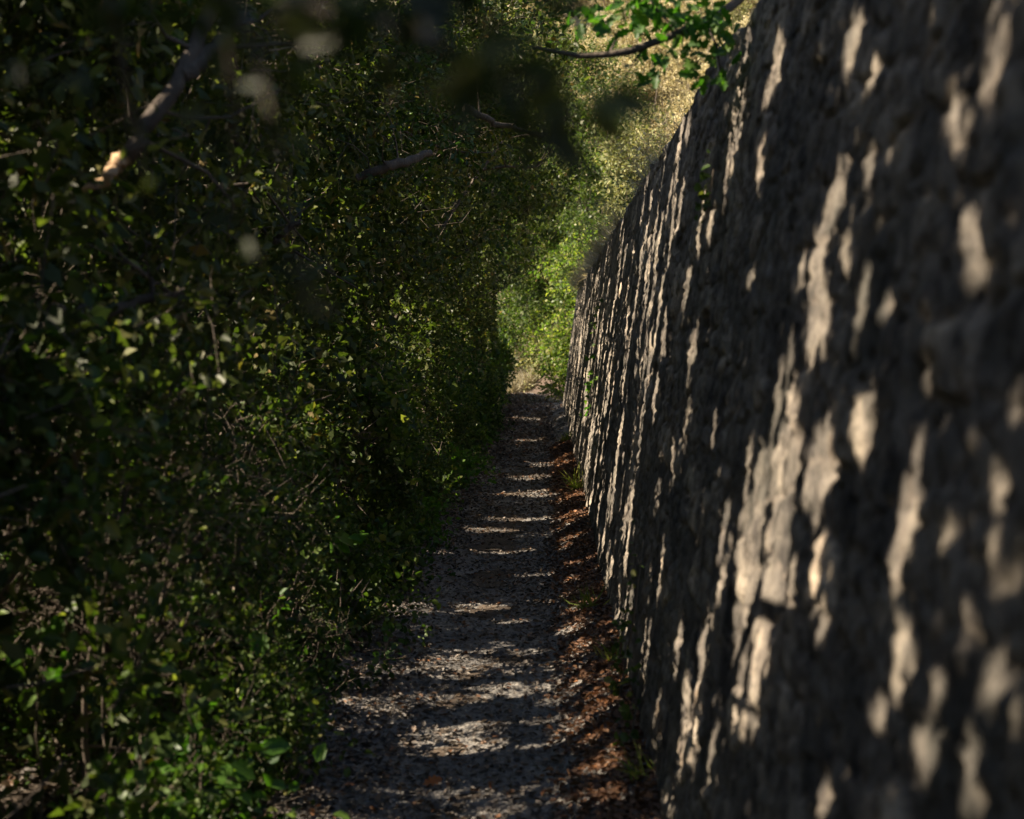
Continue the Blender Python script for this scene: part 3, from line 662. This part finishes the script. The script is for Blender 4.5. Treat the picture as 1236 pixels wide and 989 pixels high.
# ------------------------------------------------------------------ beyond the wall end, in the sun
FARS = [('far_tree', 'slim grey-green tree standing before the pale hillside left of the wall top', at(702, 195, 41), .85, FAR2, 'tree'),
        ('far_tree', 'small dark round-headed tree in front of the pale hillside scrub', at(748, 158, 43), .75, FAR2, 'tree'),
        ('far_tree', 'low grey-green tree just over the far wall top in the sun', at(768, 222, 37), .55, SCRUBG, 'tree'),
        ('far_tree', 'dark tree close above the far end of the wall', at(722, 288, 38), .6, FAR2, 'tree'),
        ('far_tree', 'broad dark oak at the top of the view left of the lobed oak twig', at(690, 105, 46), 1.35, FAR2, 'tree'),
        ('broad_bush', 'low dusty green bush closing the view at the bend of the path', at(664, 436, 42), .55, SCRUBG, 'bush'),
        ('broad_bush', 'green bush on the earth bank just past the wall end', at(684, 415, 37), .6, FAR1, 'bush'),
        ('broad_bush', 'mid green bush behind the bend at the end of the path', at(645, 430, 46), .95, FAR2, 'bush'),
        ('broad_bush', 'leafy bush on the crest of the bank against the wall end', at(688, 375, 35), .7, FAR1, 'bush'),
        ('broad_bush', 'bush with mixed light and dark leaves in the middle distance above the bend', at(652, 350, 46), 1.2, FAR2, 'bush'),
        ('broad_bush', 'bright yellow-green bush glowing in the sun above the end of the wall', at(700, 335, 36.5), 1.0, FAR1, 'bush'),
        ('broad_bush', 'sunlit green bush at the far end of the path beside the bank', at(668, 405, 44), 1.25, FAR1, 'bush'),
        ('broad_bush', 'darker green bush left of the bright bend at the far end of the path', at(628, 395, 45.5), 1.3, FAR2, 'bush'),
        ('far_tree', 'tall green tree rising behind the far end of the wall', at(672, 245, 44), 1.9, FAR1, 'tree'),
        ('far_tree', 'dark leafy tree at the far left above the end of the path', at(610, 265, 43), 1.9, FAR2, 'tree'),
        ('far_tree', 'grey-green tree on the slope just above the wall end', at(718, 245, 47), 1.5, FAR2, 'tree'),
        ('broad_bush', 'pale green bush on top of the bank over the far wall', at(785, 185, 33.5), 0.75, SCRUBG, 'bush'),
        ('far_tree', 'dim oak crown up on the hillside at the top of the view', at(640, 100, 52), 2.3, FAR2, 'tree'),
        ('far_tree', 'shadowed oak on the hillside near the top left of the pale scrub', at(575, 70, 54), 2.5, FAR2, 'tree'),
        ('far_tree', 'small blue-green tree between pale bushes on the hillside', at(735, 135, 50), 1.15, FAR2, 'tree'),
        ('far_tree', 'leafy tree at the foot of the hillside behind the dark oaks', at(645, 175, 48), 1.7, FAR1, 'tree')]
for nm, lab, C, r_, mt, ct in FARS:
    zb = gzs(C[0], C[1]); zb = min(zb, C[2]-.2); loc = np.array([C[0], C[1], zb]); hh = C[2]-zb+r_
    lobes = [(C[0], C[1], C[2], r_, r_, r_*.95), (C[0]-r_*.6, C[1]-.2, C[2]-r_*.4, r_*.6, r_*.6, r_*.6), (C[0]+r_*.5, C[1], C[2]-r_*.5, r_*.65, r_*.6, r_*.6), (C[0]+.1, C[1]-.2, C[2]+r_*.5, r_*.6, r_*.6, r_*.6)]
    if C[2]-zb > 2*r_: lobes.append((C[0], C[1], (C[2]+zb)/2, r_*.8, r_*.8, (C[2]-zb)*.4))
    make_tree(nm, lab, loc, hh, lobes, int(300*r_**1.5)+110, .45, 15, .11, mt, .03+.013*r_, 4, None, 'quad', carve=False, cat=ct)
# pale scrub on the hillside
protos = []
for q, mt in enumerate((SCRUB, SCRUB, SCRUBG)):
    lobes = [(0, 0, .75, .95, .95, .75), (.5, -.3, .5, .6, .6, .5), (-.5, -.2, .55, .6, .6, .55)]
    t = thing('scrub_bush', 'x', 'bush', (0, 0, 0))
    O, E, P, A, N, LL = sprays(lobes, 260, .34, 13, .10, -.2, .5)
    V, Fq = leaf_geo(P, A, N, LL, 'quad', .4); mesh_obj('foliage', V, Fq, mt, t)
    g = Geo(); g.twigs(O, E, .006, .003)
    for _ in range(5): g.tube(curve_pts((0, 0, -.1), rng.normal(0, .4, 3)+[0, 0, .8], 5, .1), np.linspace(.03, .01, 5), 4)
    g.obj('stem', TWIG, t); protos.append(t)
used = set(); hill_spots = []
for _ in range(9000):
    d_ = rng.uniform(47, 84); px, py = rng.uniform(635, 905), 0
    C = at(px, 0, d_); x_, y_ = C[0], C[1]; z_ = gzs(x_, y_)
    if z_ < 1.6: continue
    if all(math.hypot(x_-a, y_-b) > .62+.012*y_ for a, b, _ in hill_spots): hill_spots.append((x_, y_, z_))
    if len(hill_spots) > 230: break
for _ in range(3000):                     # thinner further right, out over the wall
    x_, y_ = rng.uniform(9, 26), rng.uniform(40, 74); z_ = gzs(x_, y_)
    if all(math.hypot(x_-a, y_-b) > 2.2 for a, b, _ in hill_spots): hill_spots.append((x_, y_, z_))
    if len(hill_spots) > 284: break
for k, (x_, y_, z_) in enumerate(hill_spots):
    q = rng.choice([0, 0, 0, 1, 1, 1, 2]); sc_ = rng.uniform(.75, 1.35)
    lab = ('grey-green bush scattered on the sunlit hillside' if q == 2 else 'pale straw-coloured dry bush on the sunlit hillside'); gr = ('green hillside bushes' if q == 2 else 'pale hillside bushes')
    if q in used: dup(protos[q], (x_, y_, z_-.08), rng.uniform(0, 6.3), sc_, lab, gr)
    else:
        used.add(q); r_ = protos[q]; r_.location = (x_, y_, z_-.08); r_.scale = (sc_,)*3; r_['label'] = lab; r_['group'] = gr

# ------------------------------------------------------------------ small plants on and under the wall
def tuft(label, loc, n, L, mat, wid=.05, up=.8, group=None, lean=(-.3, 0, 0)):
    loc = np.array(loc, float); P = loc+rng.normal(0, .03, (n, 3))*[1, 1, .1]
    A = unit(rng.normal(0, .5, (n, 3))+np.array([0, 0, up])+np.array(lean)); N = unit(rng.normal(0, 1, (n, 3))+np.array([-.5, 0, .3]))
    V, Fq = leaf_geo(P, A, N, L*rng.uniform(.5, 1.2, n), 'blade', wid)
    o = mesh_obj('grass_tuft', V, Fq, mat, None, loc); return tag(o, label, 'grass', group)
for lab, px, py, n, L, mt in [('yellow-green grass tuft at the wall foot where sun strikes, far along', 686, 533, 40, .16, GREENG), ('long grass blades arching out of the wall foot at mid distance', 708, 590, 45, .24, GREENG),
        ('lit mossy blades hanging low on the wall foot', 712, 735, 40, .14, GREENG), ('small green tuft at the wall foot nearest the viewer', 786, 940, 30, .12, GREENG), ('thin grass in the shade of the wall foot below the ivy', 752, 800, 25, .12, GREENG)]:
    P = hit_ground(px, py); P[0] = min(P[0], .30); P[2] = gzs(P[0], P[1]); tuft(lab, P, n, L, mt)
k = 0
for y in [6.3, 7.4, 8.5, 9.6, 10.4, 11.2, 12.1, 13.0, 13.8, 14.6, 15.4, 16.3, 17.2, 18.1, 19.0, 20.0, 21.0, 22.1, 23.2, 24.3, 25.2, 26.2, 27.1, 28.0, 28.8, 29.5]:
    xx = wall_x(2.56)+rng.uniform(.02, .16); zz = 2.55+.10*float(fbm(np.array([y*1.3]), np.array([3.]), 4, 41)[0])
    tuft('dry pale grass tuft sprouting from the wall top', (xx, y, zz), int(30+3*y), rng.uniform(.08, .16)+.009*y, GRASS, .02, .7, 'dry grass along the wall top')
for px, py, d_ in [(px_, py_, dd_) for px_, py_, dd_ in zip(rng.uniform(612, 676, 22), rng.uniform(462, 474, 22), rng.uniform(40.5, 45, 22))]+[(625, 470, 43), (634, 466, 43.5), (648, 466, 44), (615, 470, 42), (660, 466, 42.5), (670, 470, 41), (640, 462, 44), (655, 460, 44.5), (668, 458, 43.5), (650, 452, 46), (665, 450, 46), (676, 462, 42)]:
    P = at(px, py, d_); P[2] = gzs(P[0], P[1]); tuft('straw-coloured grass tuft in the sun at the end of the path', P, 120, .55, GRASS, .03, .7, 'dry grass at the end of the path')
# trailing plants on the wall face
def climber(label, pts, n, leaf, mat, spread=.05):
    """pts along the wall face (y, z)"""
    y0, z0 = pts[0]; loc = np.array([wall_x(z0)-.02, y0, z0])
    t = thing('climbing_plant', label, 'plant', loc)
    c = np.array([[wall_x(z)-.035, y, z] for y, z in pts]); g = Geo(); g.tube(c, np.linspace(.005, .002, len(c)), 5); g.obj('stem', TWIG, t, loc)
    i = rng.integers(0, len(c)-1, n); f = rng.random(n)[:, None]; P = c[i]*(1-f)+c[i+1]*f+rng.normal(0, spread, (n, 3))*[.25, 1, 1]-[.02, 0, 0]
    A = unit(rng.normal(0, .7, (n, 3))+[-.5, 0, .1]); N = unit(rng.normal(0, .5, (n, 3))+[-.8, 0, .5])
    V, Fq = leaf_geo(P, A, N, leaf*rng.uniform(.6, 1.3, n), 'oval', .75); mesh_obj('foliage', V, Fq, mat, t, loc)
P = hit_wall(768, 790); climber('thin ivy climbing the near wall foot beside the leaf litter', [(P[1]+.05, .1), (P[1], .3), (P[1]-.08, .5), (P[1]-.05, .75)], 60, .03, SHRUB)
P = hit_wall(775, 880); climber('ivy sprig low on the wall near the bottom of the view', [(P[1], .1), (P[1]-.05, .25), (P[1]+.02, .42)], 50, .03, SHRUB)
P = hit_wall(720, 470); climber('green leafy plant growing out of the far wall face', [(P[1], P[2]-.3), (P[1]+.2, P[2]), (P[1]+.1, P[2]+.3)], 26, .05, BROAD, .08)
P = hit_wall(870, 235); climber('small green sprig high on the wall face', [(P[1], P[2]-.08), (P[1], P[2]+.08)], 26, .03, SHRUB, .04)
P = hit_wall(725, 400); climber('faint trailing plant on the upper face of the far wall', [(P[1], P[2]-.2), (P[1]+.2, P[2]), (P[1]+.1, P[2]+.25)], 26, .045, SHRUB, .07)
# bushes on the wall top
for lab, px, py, d_, r_, mt in [('grey dry bush leaning over the far top edge of the wall', 738, 252, 17.5, .42, SCRUBG), ('twiggy grey bush on the wall top nearest the wall end', 702, 335, 26, .45, SCRUBG),
        ('pale bush on the wall top below the overhanging oak', 828, 130, 9.5, .38, SCRUB), ('dark green bush on the wall top behind the pale one', 800, 190, 12.5, .35, FAR2)]:
    C = at(px, py, d_); C[0] = max(C[0], wall_x(2.5)+.12); zb = 2.48; loc = np.array([C[0], C[1], zb])
    t = thing('wall_top_bush', lab, 'bush', loc)
    foliage('foliage', mt, [(C[0], C[1], zb+r_*.7, r_, r_*1.3, r_*.8)], 150, .2, 12, .035, t, loc, 'quad', .4, .002, -.2, carve=False)
# lobed oak above the wall, hanging into the top of the view
loc = np.array([1.35, 5.0, 2.5]); t = thing('young_oak', 'fresh green lobed-leaf oak above the wall with a bough hanging into view', 'tree', loc)
g = Geo(); g.tube(curve_pts(loc-[0, 0, .1], loc+[-.25, -.2, 1.6], 8, .06), np.linspace(.05, .025, 8), 7, .2); g.obj('trunk', BARK, t, loc)
bough = [loc+[-.1, -.05, .7], at(880, 10, 4.64), at(820, 40, 4.48), at(760, 62, 4.40), at(735, 66, 4.40), at(700, 68, 4.40), at(660, 60, 4.40), at(640, 56, 4.40)]
g = Geo(); g.tube(bough, np.linspace(.018, .004, 8), 6); 
g.tube([at(780, 55, 4.44), at(765, 75, 4.40), at(755, 95, 4.40)], [.005, .003, .002], 4); g.tube([at(850, 25, 4.56), at(865, 55, 4.48), at(870, 90, 4.48)], [.006, .004, .002], 4)
g.tube([at(735, 66, 4.40), at(745, 45, 4.40), at(730, 25, 4.36)], [.005, .003, .002], 4); g.tube([at(820, 40, 4.48), at(790, 10, 4.40), at(770, -30, 4.40)], [.006, .004, .002], 4)
g.obj('limb', BARK, t, loc)
pl = []
for cx, cy, sx, sy, n in [(760, 10, 45, 22, 60), (820, 15, 42, 25, 95), (860, 35, 18, 30, 50), (795, 70, 30, 12, 16), (790, 88, 14, 8, 8), (868, 85, 10, 12, 9), (735, 45, 16, 10, 8), (846, 92, 8, 12, 6), (770, 82, 10, 6, 5), (700, 20, 25, 12, 10)]:
    for _ in range(n): pl.append(at(cx+rng.normal(0, sx*.6), cy+rng.normal(0, sy*.6), 4.5+rng.normal(0, .12)))
pl += [at(px, -40-60*rng.random(), 4.6+rng.normal(0, .2)) for px in rng.uniform(700, 930, 70)]
pl = np.array(pl); n = len(pl); A = unit(rng.normal(0, .6, (n, 3))+[-.35, -.1, -.25]); N = unit(rng.normal(0, .5, (n, 3))+[-.2, -.5, .5])
V, Fq = leaf_geo(pl, A, N, .055*rng.uniform(.7, 1.3, n), 'lobed', .5); mesh_obj('crown', V, Fq, YOUNG, t, loc)

# ------------------------------------------------------------------ named branches in the left oaks and the bough close to the lens
trees = [o for o in COL.objects if o.name.startswith('holm_oak') and o.parent is None]
def limb(tree, pts, rad, mat=BARK, name='limb', side=0):
    g = Geo(); p = np.array(pts); 
    tt = np.linspace(0, 1, 14); k = np.linspace(0, 1, len(p)); q = np.stack([np.interp(tt, k, p[:, i]) for i in range(3)], -1); q[1:-1] += rng.normal(0, .006, (12, 3))
    g.tube(q, np.interp(tt, np.linspace(0, 1, len(rad)), rad), 9, .2)
    for _ in range(side):
        a = q[rng.integers(3, 13)]; b = a+unit(rng.normal(0, 1, 3))*rng.uniform(.15, .4); g.tube(curve_pts(a, b, 4, .1), [.006, .005, .003, .002], 4)
    return g.obj(name, mat, tree, np.array(tree.location))
t3 = trees[2]
limb(t3, [at(330, -160, 3.7), at(250, 20, 3.5), at(222, 90, 3.42), at(180, 150, 3.38), at(152, 190, 3.35)], [.022, .02, .02, .022, .022], side=4)
o = limb(t3, [at(153, 189, 3.35), at(133, 208, 3.33), at(100, 230, 3.30)], [.022, .017, .006], CUT, 'broken_limb'); o['label'] = 'pale broken limb end lit by the sun'
limb(t3, [at(222, 90, 3.42), at(255, 60, 3.5), at(290, 20, 3.7)], [.022, .018, .01], side=3)
limb(trees[3], [at(60, 375, 3.6), at(120, 380, 3.7), at(180, 365, 3.8), at(240, 352, 4.0)], [.022, .018, .014, .008], side=4)
limb(trees[3], [at(300, 190, 6), at(270, 165, 6), at(255, 178, 5.9)], [.012, .014, .016])
limb(trees[4], [at(430, 215, 8), at(470, 200, 8), at(520, 185, 8.2)], [.02, .03, .02], side=4)
limb(trees[3], [at(330, 290, 5.8), at(345, 280, 5.8), at(362, 266, 5.8)], [.014, .014, .012], side=2)
limb(trees[4], [at(560, 130, 7.5), at(600, 150, 7.6), at(660, 165, 8)], [.02, .015, .006], side=4)
# bare sunlit stems low on the left: a dead twig thicket of its own
loc = at(200, 860, 4.25); loc[2] = gzs(loc[0], loc[1]); t = thing('dead_shrub', 'bare pale twiggy dead shrub caught by the sun among the green shrubs on the left', 'shrub', loc)
for (a, b, r_) in [((180, 860), (190, 720), .008), ((185, 860), (240, 715), .010), ((200, 865), (232, 800), .008), ((190, 790), (225, 755), .006), ((175, 752), (228, 749), .004), ((222, 765), (232, 805), .006), ((170, 830), (180, 700), .005), ((265, 830), (258, 780), .005), ((105, 930), (108, 885), .010), ((60, 830), (38, 775), .010), ((45, 800), (60, 760), .008), ((240, 715), (270, 690), .006), ((205, 800), (170, 690), .005)]:
    g = Geo(); g.tube(curve_pts(at(*a, 4.2+rng.normal(0, .05)), at(*b, 4.2+rng.normal(0, .05)), 6, .04), np.linspace(r_*1.1, r_*.5, 6), 6)
    g.obj('stem', TWIG, t, loc)
# bright broad sprigs
for lab, cx, cy, d_, n, L in [('bright green broad-leaved sprig at the bottom left by the path', 245, 915, 3.75, 36, .075), ('pair of bright leaves on a sprig left of the path', 315, 805, 4.6, 7, .10), ('bright leaf cluster low at the far left side', 45, 800, 3.55, 16, .06), ('glossy leaf sprig at the left edge at mid height', 398, 642, 6.4, 9, .10), ('small yellowish sprig at the bottom left corner by the leaf litter', 345, 970, 3.9, 14, .05), ('lit leaf spray high in the oaks at the top left', 180, 25, 4.3, 26, .05), ('green leaf cluster on the left among dark shrubs', 130, 620, 3.9, 9, .06)]:
    C = at(cx, cy, d_); zb = gzs(C[0], C[1]); zb = zb if cy > 300 else C[2]-.5
    loc = np.array([C[0], C[1], zb]); t = thing('leafy_sprig', lab, 'plant', loc)
    g = Geo(); g.tube(curve_pts(loc, C, 7, .08), np.linspace(.005, .002, 7), 5); g.obj('stem', TWIG, t, loc)
    P = C+rng.normal(0, 1, (n, 3))*np.array([.06, .05, .05])*(n/16)**.4; A = unit(P-C+rng.normal(0, .03, (n, 3))+[.01, -.02, 0]); N = unit(rng.normal(0, .4, (n, 3))+[.2, -.5, .8])
    V, Fq = leaf_geo(P, A, N, L*rng.uniform(.6, 1.2, n), 'oval', .6); mesh_obj('foliage', V, Fq, BROAD, t, loc)
# the bough hanging close to the lens
t1 = trees[0]; lp = np.array(t1.location)
def bough_leaves(spots, mat, L):
    P = []; 
    for cx, cy, d_, sx, sy, n in spots:
        for _ in range(n): P.append(at(cx+rng.normal(0, sx), cy+rng.normal(0, sy), d_+rng.normal(0, .03)))
    P = np.array(P); n = len(P); A = unit(rng.normal(0, .6, (n, 3))+[.5, 0, -.3]); N = unit(rng.normal(0, .7, (n, 3))+[.1, -.5, .5])
    return P, leaf_geo(P, A, N, L*rng.uniform(.7, 1.2, n), 'oval', .5)
bp = [np.array([-1.3, .2, 2.25]), at(120, -90, .95), at(270, -20, .85), at(420, 20, .78), at(530, 50, .74), at(600, 85, .72), at(650, 110, .70), at(720, 128, .70)]
g = Geo(); g.tube(bp, [.007, .0042, .003, .0024, .002, .0017, .0014, .001], 7); g.tube([bp[2], at(310, 60, .82), at(330, 150, .8), at(345, 250, .8), at(360, 350, .8)], [.003, .0022, .0016, .0012, .001], 5); g.tube([bp[2], at(285, 150, .9), at(285, 290, .9)], [.0025, .0018, .001], 5); g.tube([at(120, -90, .95), at(150, 90, 1.0), at(180, 250, 1.0)], [.003, .002, .001], 5)
bo = g.obj('bough', BARK, t1, lp)
P, (V, Fq) = bough_leaves([(650, 110, .66, 34, 26, 11), (635, 150, .66, 18, 12, 4), (590, 75, .68, 36, 20, 8), (520, 40, .7, 45, 22, 8), (430, 5, .75, 60, 16, 9), (705, 124, .66, 16, 6, 4), (285, 15, .85, 40, 20, 8), (120, 20, .95, 50, 25, 8), (360, 40, .8, 30, 25, 5), (420, 70, .75, 40, 30, 4), (345, 130, .8, 14, 30, 5), (60, 60, 1.0, 30, 40, 5), (250, 110, .9, 25, 30, 4), (540, 5, .8, 80, 15, 14), (210, 10, 1.0, 60, 20, 10)], FORE, .027)
mesh_obj('bough_foliage', V, Fq, FORE, t1, lp)
P, (V, Fq) = bough_leaves([(475, 70, .76, 10, 14, 3), (290, 275, .9, 14, 16, 4), (365, 345, .8, 10, 25, 4), (180, 245, 1.0, 8, 14, 3), (160, 140, 1.0, 6, 6, 2), (345, 60, .8, 20, 15, 6), (315, 95, .82, 10, 12, 3), (335, 330, .82, 10, 14, 3)], BOKEH, .020)
mesh_obj('bough_foliage', V, Fq, BOKEH, t1, lp)

# ------------------------------------------------------------------ litter and pebbles
def litter(n, xlo, xhi, ylo, yhi, L, mat, name, label, pw=1.0, bias=None):
    y = ylo+(yhi-ylo)*rng.random(n)**pw; xcn = rng.uniform(xlo, xhi, n)
    if bias is not None:
        k = rng.random(n) < bias(xcn, y); xcn, y = xcn[k], y[k]; n = len(y)
    x = xcn+path_c(y); z = pz(x, y)+.004+.008*rng.random(n)
    z = np.where(xcn < -1.05, gz(x, y)+.01, z)
    P = np.stack([x, y, z], -1); A = unit(rng.normal(0, 1, (n, 3))*[1, 1, .28]); N = unit(rng.normal(0, .32, (n, 3))+[0, 0, 1])
    V, Fq = leaf_geo(P, A, N, L*rng.uniform(.5, 1.3, n)*(1+np.maximum(y-8, 0)/20), 'oval', .5)
    o = mesh_obj(name, V, Fq, mat); return tag(o, label, None, None, 'stuff')
side = lambda x, y: np.clip(.38+.62*sst(.12, .5, np.abs(x+.33+.12*np.sin(y*.9))), 0, 1)*(1-.85*sst(.0, .14, x))
litter(95000, -1.5, .325, 2.5, 45, .029, LITTER, 'leaf_litter', 'grey-brown fallen leaves strewn over the path and its edges', 2.1, side)
litter(30000, -.02, .345, 2.5, 20, .031, LITTERO, 'leaf_drift', 'rust-brown fallen leaves banked against the wall foot', 1.7, lambda x, y: np.clip(sst(-.02, .2, x), 0, 1)*.9)
litter(15000, -4.0, -1.3, 2.0, 14, .05, LITTER, 'forest_litter', 'dry leaves under the left shrubs', 1.2)
# pebbles
n = 9000; y = 2.6+14*rng.random(n)**1.6; x = rng.normal(-.33, .32, n); k = (x > -1) & (x < .28); x, y = x[k], y[k]; n = len(x)
r_ = .003+.008*rng.random(n)**3; c = np.stack([x, y, pz(x, y)+r_*.3], -1)
tp = np.array([(1, 0, 0), (-1, 0, 0), (0, 1, 0), (0, -1, 0), (0, 0, .7), (0, 0, -.7)], float)
V = c[:, None]+r_[:, None, None]*(tp[None]*rng.uniform(.7, 1.3, (n, 6, 1))+rng.normal(0, .1, (n, 6, 3)))
fc = np.array([[0, 2, 4], [2, 1, 4], [1, 3, 4], [3, 0, 4], [2, 0, 5], [1, 2, 5], [3, 1, 5], [0, 3, 5]])
PEB = rough_mat('limestone_pebble', [(.3, (0.112, 0.101, 0.087)), (.7, (0.238, 0.217, 0.189))], 30, .2, 100)
tag(mesh_obj('gravel', V.reshape(-1, 3), [(np.arange(n)[:, None, None]*6+fc[None]).reshape(-1, 3)], PEB), 'small pale stones scattered on the trodden path', None, None, 'stuff')
P = hit_ground(510, 942); P[2] = float(pz(P[:1], P[1:2])[0])+.012
V, Fq = leaf_geo(np.array([P]), np.array([[1, .3, .25]]), np.array([[-.1, -.7, .8]]), np.array([.07]), 'lobed', .55)
ORL = leaf_mat('orange_leaf', [(0, (.42, .14, .04)), (1, (.45, .16, .05))], .6, .3, (1.2, 1, .6))
tag(mesh_obj('fallen_leaf', V, Fq, ORL, None, P), 'single orange fallen leaf lying on the near part of the path', 'leaf')
